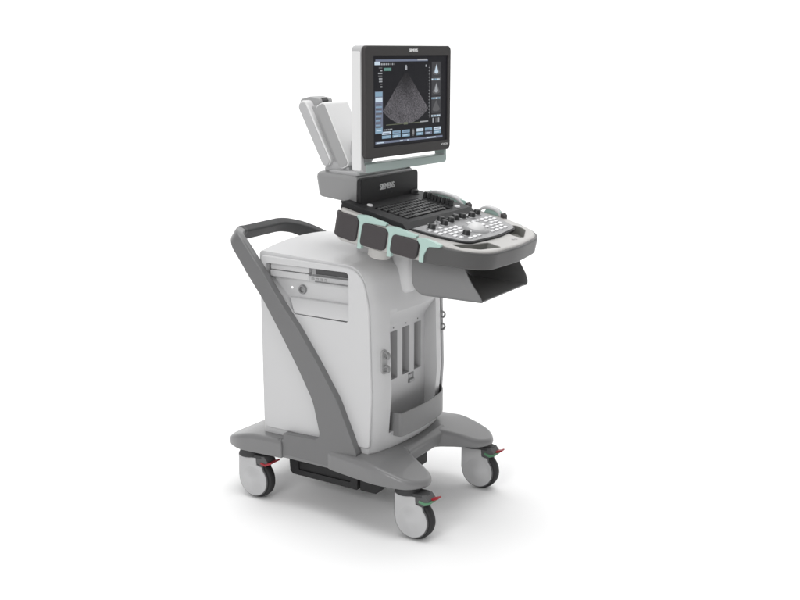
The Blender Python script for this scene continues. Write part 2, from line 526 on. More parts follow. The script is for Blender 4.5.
# wide side of the strap stays in the plane of the arms
path_n = Vector((0.79, 0, 0.61))
pathv = [Vector(p) for p in loop]
rings = []
NP = len(pathv)
for i, p in enumerate(pathv):
    t = (pathv[min(i + 1, NP - 1)] - pathv[max(i - 1, 0)]).normalized()
    u = (Vector((0.6, 0, 0.8)) - t * Vector((0.6, 0, 0.8)).dot(t)).normalized()   # across the strap
    s_ = t.cross(u).normalized()
    j = min(i, NP - 1 - i)
    hw = 0.0292 - 0.009 * max(0, min(1, (j - 3) / 11))
    dE = (-0.002, -0.0006, 0.0003, 0.0009)[j] if j < 4 else 0.0009
    rings.append([[tuple(p + s_ * b + u * a) for a, b in rrect(-hw - e, -0.0135 - e, hw + e, 0.0135 + e, 0.007, 5)] for e in (dE, dE + 0.0008)])
kl = 18; kr = NP - 1 - 6
obj('handle_bend', G().loft([r[0] for r in rings[:kl + 1]]), ARMG, root, sharp=60)
obj('handle_bend', G().loft([r[0] for r in rings[kr:]]), ARMG, root, sharp=60)
obj('push_handle', G().loft([r[1] for r in rings[kl - 1:kr + 2]]), GRIP, root, sharp=60)

# ---- casters -----------------------------------------------------------------
def caster_meshes():
    r = 0.064
    g = G()
    Mw = Matrix.Rotation(R(90), 4, 'X')
    tyre = G().lathe([(0.03, -0.0145), (0.05, -0.0155), (0.060, -0.0135), (r, -0.009), (r + 0.0006, 0.0), (r, 0.009), (0.060, 0.0135), (0.05, 0.0155), (0.03, 0.0145)], 48, Mw)
    # silver cover: a flat topped shell with a round bottom
    def cover_poly(rr, xl, xr):
        pts = [(xl, 0.078), (xl, 0.006)]
        a0_ = math.atan2(0.006, xl)
        for k in range(1, 30):
            a = R(186) + (R(360 + 42) - R(186)) * k / 29
            pts.append((rr * math.cos(a) - 0.004, rr * math.sin(a)))
        pts += [(0.034, 0.050), (0.012, 0.054), (0.010, 0.078)]
        return pts
    cp = cover_poly(0.0555, -0.0610, 0.058)
    left = G().prism(cp, 'xz', -0.0245, -0.0200)
    right = G().prism(cp, 'xz', 0.0200, 0.0245)
    rim = G().prism(inset(cp, -0.0032), 'xz', -0.0213, -0.0165).prism(inset(cp, -0.0032), 'xz', 0.0165, 0.0213)
    hood = G().prism(fillet([(-0.0675, 0.082), (-0.0675, 0.0), (-0.058, -0.03), (-0.0655, 0.0), (-0.064, 0.066), (0.008, 0.068), (0.008, 0.082)], [0.006, 0, 0, 0, 0.004, 0.004, 0.004], 3), 'xz', -0.0165, 0.0165)
    left.v += []
    # domed hub relief on the outer face
    def dome(sy):
        M = Matrix.Translation((-0.003, sy * 0.0243, 0.0)) @ Matrix.Rotation(R(90) * (1 if sy < 0 else -1), 4, 'X')
        return G().lathe([(0, 0.0118)] + [(0.053 * k / 14, 0.0060 * (1 + math.cos(math.pi * k / 14)) - 0.0004) for k in range(1, 15)] + [(0, -0.001)], 44, M)
    swivel = G().lathe([(0, 0.104), (0.034, 0.104), (0.036, 0.092), (0.040, 0.084), (0.040, 0.0795), (0, 0.0795)], 32, Matrix.Translation((-0.028, 0, 0)))
    swivel.prism(fillet([(-0.05, -0.024), (0.032, -0.024), (0.046, -0.012), (0.046, 0.012), (0.032, 0.024), (-0.05, 0.024)], 0.01, 4), 'xy', 0.0775, 0.0885)
    brake = G().prism(fillet([(0.013, 0.088), (0.013, 0.058), (0.036, 0.052), (0.060, 0.062), (0.056, 0.074), (0.044, 0.088)], 0.003, 3), 'xz', -0.0225, 0.0225)
    red = G().prism(fillet([(0.028, 0.0600), (0.048, 0.0550), (0.064, 0.0630), (0.077, 0.0705), (0.076, 0.0755), (0.062, 0.0705), (0.048, 0.0640), (0.030, 0.0680)], 0.0025, 3), 'xz', -0.0245, 0.0215)
    return rim, tyre, left, right, hood, dome(-1), dome(1), swivel, brake, red


rim_g, tyre, left, right, hood, dl, dr, swivel, brake, red = caster_meshes()
Zc = 0.0646
spots = [(0.312, -0.228, 'front'), (0.298, 0.228, 'front'), (-0.298, -0.228, 'rear'), (-0.298, 0.228, 'rear')]
proto = {}
for i, (x, y, kind) in enumerate(spots):
    T = Matrix.Translation((x, y, Zc))
    if i == 0:
        c = obj('caster', swivel, DARKIN, root, bevel=0.002)
        kids = [obj('tyre', tyre, TYRE, c, sharp=45)]
        sh = G()
        for part in (left, right):
            b = len(sh.v); sh.v += part.v; sh.f += [tuple(k + b for k in f) for f in part.f]; sh.m += part.m
        kids.append(obj('wheel_cover', sh, CAST, c, bevel=0.004, seg=3, ang=50))
        kids.append(obj('cover_rim', rim_g, RIM, c, bevel=0.001))
        kids.append(obj('fork_hood', hood, RIM, c, bevel=0.0015))
        hd = G()
        for part in (dl, dr):
            b = len(hd.v); hd.v += part.v; hd.f += [tuple(k + b for k in f) for f in part.f]; hd.m += part.m
        kids.append(obj('hub_cap', hd, CAST, c, sharp=70))
        kids.append(obj('brake_block', brake, RIM, c, bevel=0.002))
        pedal = G().prism(fillet([(0.052, 0.066), (0.066, 0.0715), (0.079, 0.0785), (0.078, 0.0835), (0.066, 0.0785), (0.052, 0.074)], 0.0025, 3), 'xz', -0.004, 0.017)
        pf = obj('brake_pedal', pedal, RED, c, bevel=0.0015)
        tab = G().prism(fillet([(0.022, 0.0625), (0.042, 0.0565), (0.062, 0.0640), (0.060, 0.0705), (0.042, 0.0665), (0.024, 0.0705)], 0.0015, 3), 'xz', -0.0245, 0.0195)
        gf = obj('lock_tab', tab, GREEN, c, bevel=0.0015)
        pr_ = obj('brake_pedal', red, RED, c, bevel=0.0015)
        proto = dict(c=c, kids=kids, front=[pf, gf], rear=[pr_])
        c.matrix_local = T
        pr_.parent = None
    else:
        c = copy_to(proto['c'], root, T)
        for k in proto['kids']:
            copy_to(k, c, Matrix.Identity(4))
        if kind == 'front':
            for k in proto['front']:
                copy_to(k, c, Matrix.Identity(4))
        else:
            if proto['rear'][0].parent is None:
                proto['rear'][0].parent = c
                proto['rear'][0].matrix_local = Matrix.Identity(4)
            else:
                copy_to(proto['rear'][0], c, Matrix.Identity(4))
    c['label'] = 'silver shrouded caster with red brake pedal' + (' and green tab' if kind == 'front' else '')

# ---- neck between cabinet and console -------------------------------------------
g = G()
def oval(cx, rx, ry, z, n=40, p=2.6):
    out = []
    for i in range(n):
        a = 2 * math.pi * i / n
        c_, s_ = math.cos(a), math.sin(a)
        out.append((cx + rx * math.copysign(abs(c_) ** (2 / p), c_), ry * math.copysign(abs(s_) ** (2 / p), s_), z))
    return out
g.loft([oval(0.06, 0.085, 0.092, 0.78), oval(0.065, 0.088, 0.092, 0.83), oval(0.08, 0.10, 0.094, 0.87), oval(0.10, 0.118, 0.092, 0.925)])
obj('console_neck', g, WHITE, root, sharp=60)
g = G()
def shift(r, dy):
    return [(x, y + dy, z) for x, y, z in r]


g.loft([shift(oval(0.168, 0.010, 0.010, 0.7185), -0.052), shift(oval(0.168, 0.022, 0.020, 0.722), -0.052), shift(oval(0.168, 0.029, 0.027, 0.731), -0.052),
        shift(oval(0.168, 0.033, 0.030, 0.75), -0.052), shift(oval(0.168, 0.034, 0.032, 0.80), -0.052), shift(oval(0.166, 0.044, 0.040, 0.85), -0.05), shift(oval(0.160, 0.058, 0.055, 0.895), -0.045)])
obj('console_bracket', g, WHITE, root, sharp=60)

# ---- control console (own tilted frame) ---------------------------------------------
AL = math.atan(0.2)
MC = Matrix.Translation((0.07, 0, 0.985)) @ Matrix.Rotation(AL, 4, 'Y')
hp = [(-0.045, -0.222), (0.30, -0.258), (0.455, -0.21), (0.468, 0.0), (0.449, 0.196), (0.30, 0.256), (-0.045, 0.222)]
rp = [0.05, 0.3, 0.125, 0.6, 0.125, 0.3, 0.05]
plan_c = fillet(hp, rp, 10)


def h_bot(x):
    return -0.100 + 0.046 * max(0, min(1, (x + 0.05) / 0.45))


g = G()
rings = []
for d, k in ((0.010, 0.0), (0.004, 0.0015), (0.0012, 0.005), (0.0, 0.011)):
    rings.append([(x, y, -k) for x, y in inset(plan_c, d)])
for d, t in ((0.0, 0.5), (0.001, 0.85), (0.004, 0.96), (0.012, 1.02), (0.05, 1.08), (0.09, 1.12)):
    rings.append([(x, y, h_bot(x) * t) for x, y in inset(plan_c, d)])
g.loft(rings[::-1])


GRIPS = {-1: [(0.350, -0.219), (0.388, -0.216), (0.428, -0.175), (0.451, -0.086), (0.404, -0.080), (0.388, -0.150)],
         1: [(0.348, 0.158), (0.356, 0.204), (0.402, 0.178), (0.438, 0.092), (0.434, 0.072), (0.396, 0.070)]}


def grip_cut(sg):
    pts = GRIPS[sg]
    return G().prism(fillet(pts, [0.008, 0.02, 0.03, 0.006, 0.006, 0.03], 5), 'xy', -0.03, 0.05)


con = obj('control_console', g, BEIGE, root, M=MC, cuts=[grip_cut(-1), grip_cut(1)], sharp=42)
for sg in (-1, 1):
    pts = fillet(GRIPS[sg], [0.008, 0.02, 0.03, 0.006, 0.006, 0.03], 5)
    ins = inset(pts, 0.0006)
    ins2 = inset(pts, 0.002)
    g = G().prism(ins, 'xy', -0.0295, -0.0265)
    obj('grip_pocket', g, POCKET, con, M=MC)
    g = G()
    o1, o2 = inset(pts, 0.0005), inset(pts, 0.0016)
    g.loft([[(x, y, z) for x, y in oo] for oo, z in ((o1, -0.029), (o1, -0.0018), (o2, -0.0018), (o2, -0.029), (o1, -0.029))], caps=False)
    obj('grip_lining', g, POCKET, con, M=MC)

# side wall mapping: s along the side, h up, out outwards
def side_fn(sg):
    def f(s, h, out):
        y = 0.2267 + (0.258 - 0.222) / 0.345 * (s) * 1.0
        # follow the belly of the shell
        return (s, sg * (y + out), h)
    return f


def wrap(sg, s, out):
    """a point of the side wall; behind s = 0.005 it turns round the rear corner"""
    y0 = 0.2267 + 0.1043 * s
    if s >= 0.005:
        return s, sg * (y0 + out)
    rr = 0.05
    a = min((0.005 - s) / rr, 1.5)
    yc = 0.2272 - rr
    return 0.005 - (rr + out) * math.sin(a), sg * (yc + (rr + out) * math.cos(a))


panels = [(-0.058, 0.052, -0.010, -0.003, -0.084, -0.081),
          (0.068, 0.162, -0.012, -0.008, -0.082, -0.074),
          (0.180, 0.276, -0.013, -0.008, -0.071, -0.063)]
for sg in (-1, 1):
    for s0, s1, t0, t1, b0, b1 in panels:
        g = G(); rings = []
        rc = 0.014
        L = s1 - s0
        sv = sorted(set([0, 0.001, 0.0025, 0.005, 0.009, 0.014, L - 0.014, L - 0.009, L - 0.005, L - 0.0025, L - 0.001, L] + [L * k / 10 for k in range(2, 9)]))
        for d_ in sv:
            d = min(d_, L - d_)
            sh = rc - math.sqrt(max(0, rc * rc - max(0, rc - d) ** 2))
            t = d_ / L
            hi = t0 + (t1 - t0) * t - sh; lo = b0 + (b1 - b0) * t + sh
            ob = 0.0095 - 0.004 * (1 - min(1, d / 0.006)) ** 2
            ring = []
            for o_, h in rrect(-0.004, lo, ob, hi, 0.0045, 4):
                x, y = wrap(sg, s0 + d_, o_)
                ring.append((x, y, h))
            rings.append(ring)
        g.loft(rings)
        obj('side_cushion', g, RUBBER, con, M=MC, sharp=60)
    for k, (s0, hb) in enumerate(((0.052, -0.097), (0.163, -0.086), (0.277, -0.066))):
        top = (0.0 if k else 0.002) - (0.014 if sg > 0 else 0)
        poly = [(s0 + 0.008, hb), (s0 + 0.023, hb + 0.003), (s0 + 0.0205, -0.042), (s0 + 0.030, -0.0145 + top), (s0 + 0.098, -0.003 + top), (s0 + 0.100, 0.005 + top),
                (s0 + 0.020, 0.006 + top), (s0 - 0.010, 0.000 + top), (s0 - 0.010, -0.006 + top), (s0 + 0.003, -0.018 + top), (s0 + 0.005, -0.042)]
        if k == 2:
            poly[4] = (s0 + 0.07, -0.004 + top); poly[5] = (s0 + 0.072, 0.0035 + top)
        g = G().prism(fillet(poly, [0.003, 0.003, 0.02, 0.012, 0.002, 0.002, 0.02, 0.004, 0.003, 0.01, 0.03], 4), None, -0.012, 0.0045, 0, side_fn(sg))
        obj('side_rib', g, TEAL, con, M=MC, bevel=0.002, seg=2, ang=50)
# raised loops standing along the far edge
for s0, s1, hh in ((-0.012, 0.168, 0.024), (0.196, 0.290, 0.02)):
    g = G(); rings = []
    Np = 18
    for k in range(Np + 1):
        t = k / Np
        s = s0 + (s1 - s0) * t
        h = -0.014 + (hh + 0.014) * (1 - abs(2 * t - 1) ** 3.2)
        yb = 0.2267 + 0.1043 * s
        rings.append([(s + a * 0.0, yb - 0.012 + b, h + a) for a, b in rrect(-0.006, -0.010, 0.004, 0.014, 0.004, 3)])
    g.loft(rings)
    lp = obj('side_loop', g, WHITE, con, M=MC, sharp=60)
    g = G()
    yb = 0.2267 + 0.1043 * (s0 + s1) / 2
    g.prism(fillet([(s0 + 0.02, -0.01), (s1 - 0.008, -0.01), (s1 - 0.012, hh - 0.004), (s0 + 0.03, hh - 0.003)], 0.006, 3), None, 0, 0, 0,
            lambda a, b, t: (a, yb - 0.008 + t, b))
    g = G().prism(fillet([(s0 + 0.02, -0.01), (s1 - 0.008, -0.01), (s1 - 0.012, hh - 0.004), (s0 + 0.03, hh - 0.003)], 0.006, 3), 'xz', yb - 0.010, yb - 0.004)
    obj('loop_insert', g, TEAL, lp, M=MC, bevel=0.001)
    g = G().prism(fillet([(s1 - 0.002, -0.02), (s1 + 0.010, -0.02), (s1 + 0.007, hh - 0.012), (s1 - 0.008, hh - 0.002)], 0.004, 3), 'xz', yb - 0.022, yb + 0.003)
    obj('loop_cap', g, RUBBER, lp, M=MC, bevel=0.002)
# front bumper: a band round the nose
idx = [i for i, p in enumerate(plan_c) if p[0] > 0.2985]
first = (0.2985, -0.2577); last = (0.2985, 0.2577)
band = [first] + [plan_c[i] for i in idx] + [last]
g = G(); rings = []
for i, p in enumerate(band):
    p0 = Vector(band[max(i - 1, 0)]); p1 = Vector(band[min(i + 1, len(band) - 1)])
    t = (p1 - p0).normalized(); nrm = Vector((t.y, -t.x))
    hb = h_bot(p[0])
    lo, hi = hb * 1.0, -0.0045
    sec = rrect(-0.004, lo, 0.0075, hi, 0.005, 4)
    rings.append([(p[0] + nrm.x * a, p[1] + nrm.y * a, b) for a, b in sec])
g.loft(rings)
obj('front_bumper', g, BUMPER, con, M=MC, sharp=60)
# release knob under the left side
g = G().lathe([(0, 0.0), (0.030, 0.0), (0.034, 0.005), (0.034, 0.03), (0, 0.03)], 32, Matrix.Translation((0.118, -0.2, -0.112)))
obj('release_knob', g, BEIGE, con, M=MC, bevel=0.003)

# keyboard deck: a black wedge
g = G()
dp = fillet([(-0.044, 0.0165), (0.192, 0.0155), (0.212, 0.003), (0.212, -0.012), (-0.044, -0.012)], [0.004, 0.004, 0.002, 0, 0], 3)
g.loft([[(x, sy * (0.196 + 0.03 * max(0, x) / 0.2 * (1 if sy < 0 else 0)), z) for x, z in dp] for sy in (-1, 1)])
deck = obj('keyboard_deck', g, BLACK, con, M=MC, bevel=0.004, seg=2, cuts=[G().prism(rrect(0.052, -0.162, 0.172, 0.098, 0.004, 3), 'xy', 0.0085, 0.1)])
# rear rounded edge of the deck
slope = -0.001 / 0.236


def deck_h(x):
    return 0.0165 + slope * (x + 0.044)


key_proto = None
kx0 = 0.0555
for r in range(6):
    x = kx0 + 0.009 + r * 0.0190
    ncol = 15
    cols = [(-0.151 + 0.0168 * c + 0.0040 * (r % 3), 1) for c in range(ncol)]
    if r == 5:
        cols = [(-0.150, 1), (-0.133, 1), (-0.116, 1), (-0.056, 6), (0.004, 1), (0.021, 1), (0.038, 1), (0.055, 1), (0.072, 1)]
    for y, wd in cols:
        T = MC @ Matrix.Translation((x, y, 0.0084)) @ Matrix.Rotation(math.atan(-slope), 4, 'Y')
        if wd == 1:
            if key_proto is None:
                g = G()
                g.loft([[(a, b, 0.0) for a, b in rrect(-0.0080, -0.0074, 0.0080, 0.0074, 0.0015, 2)], [(a, b, 0.009) for a, b in rrect(-0.0066, -0.0062, 0.0066, 0.0064, 0.0018, 2)],
                        [(a, b, 0.0098) for a, b in rrect(-0.0056, -0.0054, 0.0056, 0.0054, 0.0018, 2)]])
                key_proto = obj('key', g, KEYS, deck, sharp=30)
                key_proto.matrix_local = T
            else:
                copy_to(key_proto, deck, T)
        else:
            g = G()
            hw = 0.048
            g.loft([[(a, b, 0.0) for a, b in rrect(-0.0078, -hw, 0.0078, hw, 0.0015, 2)], [(a, b, 0.009) for a, b in rrect(-0.0066, -hw + 0.001, 0.0066, hw - 0.001, 0.0018, 2)]])
            sp = obj('space_bar', g, KEYS, deck, sharp=30); sp.matrix_local = T
# gain sliders at the right
sproto = None
for k in range(8):
    x = 0.058 + 0.0138 * k; y = 0.132 + 0.004 * math.sin(k * 1.3)
    T = MC @ Matrix.Translation((x, y - 0.004, deck_h(x) - 0.001))
    if sproto is None:
        g = G().prism(fillet([(-0.0085, 0.0), (0.0085, 0.0), (0.006, 0.0195), (0.0, 0.0215), (-0.006, 0.0195)], 0.002, 3), 'yz', -0.0042, 0.0042)
        sproto = obj('gain_slider', g, KEYS, deck, bevel=0.0012); sproto.matrix_local = T
    else:
        copy_to(sproto, deck, T)
# two white buttons and a rear dial on the deck
for x, y in ((0.030, -0.152), (0.172, 0.140)):
    g = G().lathe([(0, 0.0045), (0.008, 0.004), (0.0095, 0.002), (0.0095, -0.001), (0, -0.001)], 24, Matrix.Translation((x, y, deck_h(x))))
    obj('white_button', g, BTN, deck, M=MC)
g = G().lathe([(0, 0.013), (0.015, 0.0125), (0.017, 0.010), (0.0175, 0.003), (0.02, 0.002), (0.02, -0.001), (0, -0.001)], 28, Matrix.Translation((0.004, 0.142, deck_h(0))))
obj('rear_dial', g, KEYS, deck, M=MC, sharp=50)

# grey key panel with black rim
pk = fillet([(0.214, -0.212), (0.29, -0.204), (0.385, -0.168), (0.398, 0.0), (0.385, 0.150), (0.30, 0.196), (0.214, 0.196)], [0.004, 0.2, 0.045, 0.4, 0.06, 0.06, 0.004], 8)
g = G().prism(pk, 'xy', -0.004, 0.0055)
obj('panel_rim', g, BLACK, con, M=MC, bevel=0.002)
g = G().prism(inset(pk, 0.0055), 'xy', 0.003, 0.0075)
kp = obj('key_panel', g, PANEL, con, M=MC, bevel=0.0015)
# small white buttons
bproto = None
rnd = random.Random(2)
bpos = []
for r, x in enumerate((0.262, 0.279, 0.296, 0.313, 0.330, 0.347, 0.364)):
    for c in range(13):
        y = -0.180 + c * 0.0285 + (0.006 if r % 2 else 0)
        if (x - 0.325) ** 2 + (y + 0.015) ** 2 < 0.051 ** 2:
            continue
        if r == 0 and c not in (0, 2, 10, 12):
            continue
        if y < -0.188 + max(0, x - 0.28) * 0.5 or y > 0.172 - max(0, x - 0.30) * 0.7:
            continue
        if abs(x - 0.345) < 0.016 and abs(y + 0.104) < 0.022:
            continue
        if rnd.random() < 0.12:
            continue
        bpos.append((x, y))
for x, y in bpos:
    T = MC @ Matrix.Translation((x, y, 0.0072)) @ Matrix.Rotation(R(6), 4, 'Z')
    if bproto is None:
        g = G().prism(rrect(-0.0052, -0.0092, 0.0052, 0.0092, 0.0025, 3), 'xy', 0, 0.0036)
        bproto = obj('panel_button', g, BTN, kp, bevel=0.001, seg=2); bproto.matrix_local = T
    else:
        copy_to(bproto, kp, T)
# black knobs on silver skirts
kproto = None
for x, y in ((0.253, -0.158), (0.250, -0.078), (0.222, -0.052), (0.242, -0.026), (0.234, 0.018), (0.238, 0.056), (0.246, 0.102), (0.238, 0.152), (0.342, -0.108)):
    T = MC @ Matrix.Translation((x, y, 0.0072))
    if kproto is None:
        g = G().lathe([(0, 0.017), (0.0085, 0.0165), (0.0105, 0.0145), (0.0115, 0.006), (0.0125, 0.0035), (0.0125, 0.0032), (0, 0.0032)], 24)
        kproto = obj('black_knob', g, KEYS, kp, sharp=45)
        g = G().lathe([(0, 0.0036), (0.014, 0.0034), (0.0155, 0.002), (0.0155, -0.001), (0, -0.001)], 24)
        kskirt = obj('knob_skirt', g, STEEL, kp, sharp=45)
        kproto.matrix_local = T; kskirt.matrix_local = T
    else:
        copy_to(kproto, kp, T); copy_to(kskirt, kp, T)
# short toggles between the knobs
tproto = None
for k in range(12):
    x = 0.232 + 0.012 * (k % 2); y = -0.13 + 0.0195 * k
    if min((x - 0.006 - a_) ** 2 + (y - b_) ** 2 for a_, b_ in ((0.253, -0.158), (0.250, -0.078), (0.222, -0.052), (0.242, -0.026), (0.234, 0.018), (0.238, 0.056), (0.246, 0.102))) < 0.018 ** 2:
        continue
    T = MC @ Matrix.Translation((x - 0.006, y, 0.0072))
    if tproto is None:
        g = G().prism(rrect(-0.004, -0.0045, 0.004, 0.0045, 0.002, 3), 'xy', 0, 0.006)
        tproto = obj('panel_toggle', g, STEEL, kp, bevel=0.001, seg=2); tproto.matrix_local = T
    else:
        copy_to(tproto, kp, T)
# trackball in its ring
g = G().lathe([(0.024, 0.002), (0.030, 0.006), (0.036, 0.0055), (0.041, 0.001), (0.041, -0.001), (0.024, -0.001)], 40, Matrix.Translation((0.325, -0.015, 0.0075)))
tr = obj('trackball_ring', g, PANEL, kp, M=MC, sharp=60)
prof_b = [(0.0295 * math.sin(R(a)), 0.0295 * math.cos(R(a)) - 0.0085) for a in range(0, 100, 6)]
g = G().lathe(prof_b, 40, Matrix.Translation((0.325, -0.015, 0.0085)))
obj('trackball', g, WHITE2, kp, M=MC, sharp=80)
# small embossed marks on the wrist rest
for k in range(2):
    g = G().lathe([(0.003, 0.0006), (0.0052, 0.0006), (0.0052, -0.0005), (0.003, -0.0005), (0.003, 0.0006)], 20, Matrix.Translation((0.430 + 0.003 * k, 0.030 + 0.014 * k, 0.0002)))
    obj('wrist_rest_mark', g, PALE, con, M=MC)

# ---- storage tray under the console ---------------------------------------------
g = G()
th = 0.0045
YT = 0.150


def tray_ring(y, flare):
    # side profile (x, z) of an end wall, front edge leaning out towards the floor
    return y


# back and floor: one curved sheet extruded across y
sheet = [(0.248, 0.885), (0.248, 0.785)]
for k in range(1, 9):
    a = R(180) + R(90) * k / 8
    sheet.append((0.248 + 0.045 + 0.045 * math.cos(a), 0.785 + 0.043 * math.sin(a)))
sheet.append((0.472, 0.7395))
inner_s = [(x + (th if i < 2 else th * 0.7), z + (0 if i < 2 else th)) for i, (x, z) in enumerate(sheet)]
inner_s[-1] = (0.472, 0.7395 + th)
g.prism(sheet + inner_s[::-1], 'xz', -YT + 0.004, YT - 0.004)
MTR = Matrix.Translation((0.011, 0, 0))
tray = obj('storage_tray', g, TRAY, root, M=MTR, bevel=0.0015, seg=2)
XF = [(0.7375, 0.468), (0.7400, 0.4745), (0.7450, 0.4755), (0.755, 0.4735), (0.775, 0.463), (0.795, 0.449), (0.815, 0.436), (0.835, 0.424), (0.855, 0.414), (0.885, 0.406)]


def xf(z):
    for (z0, x0), (z1, x1) in zip(XF, XF[1:]):
        if z <= z1:
            return x0 + (x1 - x0) * (z - z0) / (z1 - z0)
    return XF[-1][1]


for sg in (-1, 1):
    g = G(); rings = []
    zs = [0.7378, 0.7385, 0.740, 0.7425, 0.746, 0.750] + [0.755 + 0.0065 * k for k in range(21)]
    for z in zs:
        xb = 0.2465 if z >= 0.785 else 0.2465 + 0.0475 - math.sqrt(max(0, 0.0475 ** 2 - (0.785 - z) ** 2))
        bow = 0.013 * math.sin(math.pi * min(1, max(0, (z - 0.738) / 0.135)))
        rr = 0.012
        d = max(0, 0.738 + rr - z)
        yo = YT + bow - (rr - math.sqrt(max(0, rr * rr - d * d)))
        x1 = xf(z)
        sec = rrect(xb, yo - 0.0005, x1, yo + 0.0045, 0.002, 3)
        rings.append([(x, sg * y, z) for x, y in sec])
    g.loft(rings)
    obj('tray_side', g, TRAY, tray, M=MTR, sharp=60)

# ---- monitor base ------------------------------------------------------------
g = G()
bp = fillet([(-0.100, -0.160), (0.066, -0.166), (0.066, 0.166), (-0.100, 0.160)], [0.03, 0.006, 0.006, 0.03], 7)
rings = [[(x, y, z0 + dz * x) for x, y in inset(bp, d)] for d, z0, dz in ((0.022, 1.001, -0.10), (0.012, 1.003, -0.10), (0.007, 1.010, -0.10), (0.0, 1.066, -0.05), (0.002, 1.075, -0.05), (0.006, 1.080, -0.05), (0.013, 1.083, -0.05))]
g.loft(rings)
mb = obj('monitor_base', g, BASEG, root, sharp=45)
g = G().prism(fillet([(-0.072, -0.135), (0.058, -0.145), (0.058, 0.135), (-0.072, 0.125)], [0.03, 0.01, 0.01, 0.03], 6), 'xy', 1.07, 1.093)
obj('top_plate', g, LIGHT, mb, bevel=0.005)
g = G().prism(rrect(-0.1665, 0.9925, 0.1705, 1.0745, 0.013, 6), 'yz', 0.064, 0.0795)
fc = obj('front_cover', g, BLACK, mb, bevel=0.004, seg=3)
MT = Matrix(((0, 0, 1, 0.0797), (1, 0, 0, -0.020), (0, 1, 0, 1.039), (0, 0, 0, 1)))
text('lettering', 'SIEMENS', 0.0265, MT, LETTER, mb, extrude=0.0012, sx=0.84, bold=0.0006)
for dy in (-0.018, 0.012):
    g = G().lathe([(0, 0.0008), (0.003, 0.0006), (0.0035, -0.001), (0, -0.001)], 14, Matrix.Translation((0.0795, dy - 0.004, 1.018)) @ Matrix.Rotation(R(90), 4, 'Y'))
    obj('cover_screw', g, DARKIN, mb)
# pedestal between console and base
g = G().loft([oval(0.0, 0.075, 0.10, 0.985), oval(0.0, 0.068, 0.09, 1.0), oval(0.0, 0.07, 0.095, 1.012)])
obj('pedestal', g, BLACK, mb, sharp=60)

# ---- folded support arm behind the monitor --------------------------------------------
def slab(name, top, bot, thick, y0, y1, m, parent, rad, bev=0.004):
    t = Vector(top); b = Vector(bot)
    d = (t - b).normalized(); n = Vector((d.y, -d.x))
    p = [t - n * 0, t + n * thick, b + n * thick, b]
    poly = fillet([tuple(q) for q in p], rad, 7)
    return obj(name, G().prism(poly, 'xz', y0, y1), m, parent, bevel=bev, seg=3, ang=45)


ma = slab('monitor_arm', (-0.106, 1.283), (-0.014, 1.094), 0.038, -0.137, -0.012, WHITE2, root, 0.012)
slab('arm_side_plate', (-0.102, 1.280), (-0.0145, 1.0985), 0.033, -0.1395, -0.1365, PALE, ma, 0.010, 0.001)
thin = slab('rear_link', (-0.172, 1.290), (-0.073, 1.098), 0.034, -0.140, -0.020, WHITE2, ma, 0.0165)
slab('link_side_plate', (-0.1685, 1.2855), (-0.0725, 1.1000), 0.028, -0.1425, -0.1395, LIGHT, ma, 0.0139, 0.001)
g = G().prism(fillet([(-0.158, 1.283), (-0.068, 1.100), (-0.012, 1.100), (-0.09, 1.283)], 0.004, 3), 'xz', -0.122, -0.03)
obj('arm_core', g, PALE, ma, bevel=0.003)
g = G().prism(fillet([(-0.192, 1.282), (-0.180, 1.303), (-0.146, 1.311), (-0.110, 1.305), (-0.106, 1.292), (-0.122, 1.276), (-0.15, 1.284)], 0.008, 5), 'xz', -0.108, -0.04)
cp_ = obj('pivot_cap', g, PALE, ma, bevel=0.004)
g = G().prism(fillet([(-0.135, 1.2985), (-0.112, 1.308), (-0.103, 1.298), (-0.112, 1.290)], 0.003, 4), 'xz', -0.095, -0.065)
obj('pivot_pin', g, GRIP, ma, bevel=0.002)
g = G().prism(fillet([(-0.086, 1.0855), (-0.078, 1.108), (-0.062, 1.118), (0.005, 1.118), (0.012, 1.0855)], 0.008, 5), 'xz', -0.125, -0.03)
obj('arm_foot', g, LIGHT, ma, bevel=0.004)

# ---- monitor -------------------------------------------------------------------
MM = Matrix.Translation((0.15, 0, 0)) @ Matrix.Rotation(R(-5), 4, 'Z')
# frame: rounded ring whose lower bar hangs below the bezel
ro = rrect(-0.2205, 1.099, 0.2175, 1.4635, 0.017, 7)
ri = rrect(-0.2085, 1.1215, 0.2055, 1.452, 0.008, 7)
g = G()
n = len(ro)
v0 = []
for xx, poly in ((-0.049, ro), (-0.0125, ro), (-0.0125, ri), (-0.049, ri)):
    v0.append([(xx, a, b) for a, b in poly])
g.loft(v0 + [v0[0]], caps=False)
mon = obj('monitor', g, LIGHT, root, M=MM, bevel=0.003, seg=3, ang=50, sharp=40)
g = G()
g.loft([[(-0.062, a, b) for a, b in rrect(-0.18, 1.18, 0.18, 1.42, 0.02, 6)], [(-0.048, a, b) for a, b in rrect(-0.206, 1.144, 0.203, 1.45, 0.014, 6)],
        [(-0.011, a, b) for a, b in rrect(-0.207, 1.143, 0.204, 1.4505, 0.012, 6)]])
obj('housing', g, WHITE2, mon, M=MM, sharp=50)
g = G().prism(fillet([(-0.2015, 1.0975), (0.2190, 1.0975), (0.2190, 1.1228), (-0.2015, 1.1228)], [0.003, 0.014, 0.003, 0.003], 5), 'yz', -0.0505, -0.0115)
g.prism(rrect(0.2045, 1.116, 0.2183, 1.152, 0.002, 2), 'yz', -0.0498, -0.0122)
obj('lower_bar', g, PALETEAL, mon, M=MM, bevel=0.003, seg=3, ang=50)
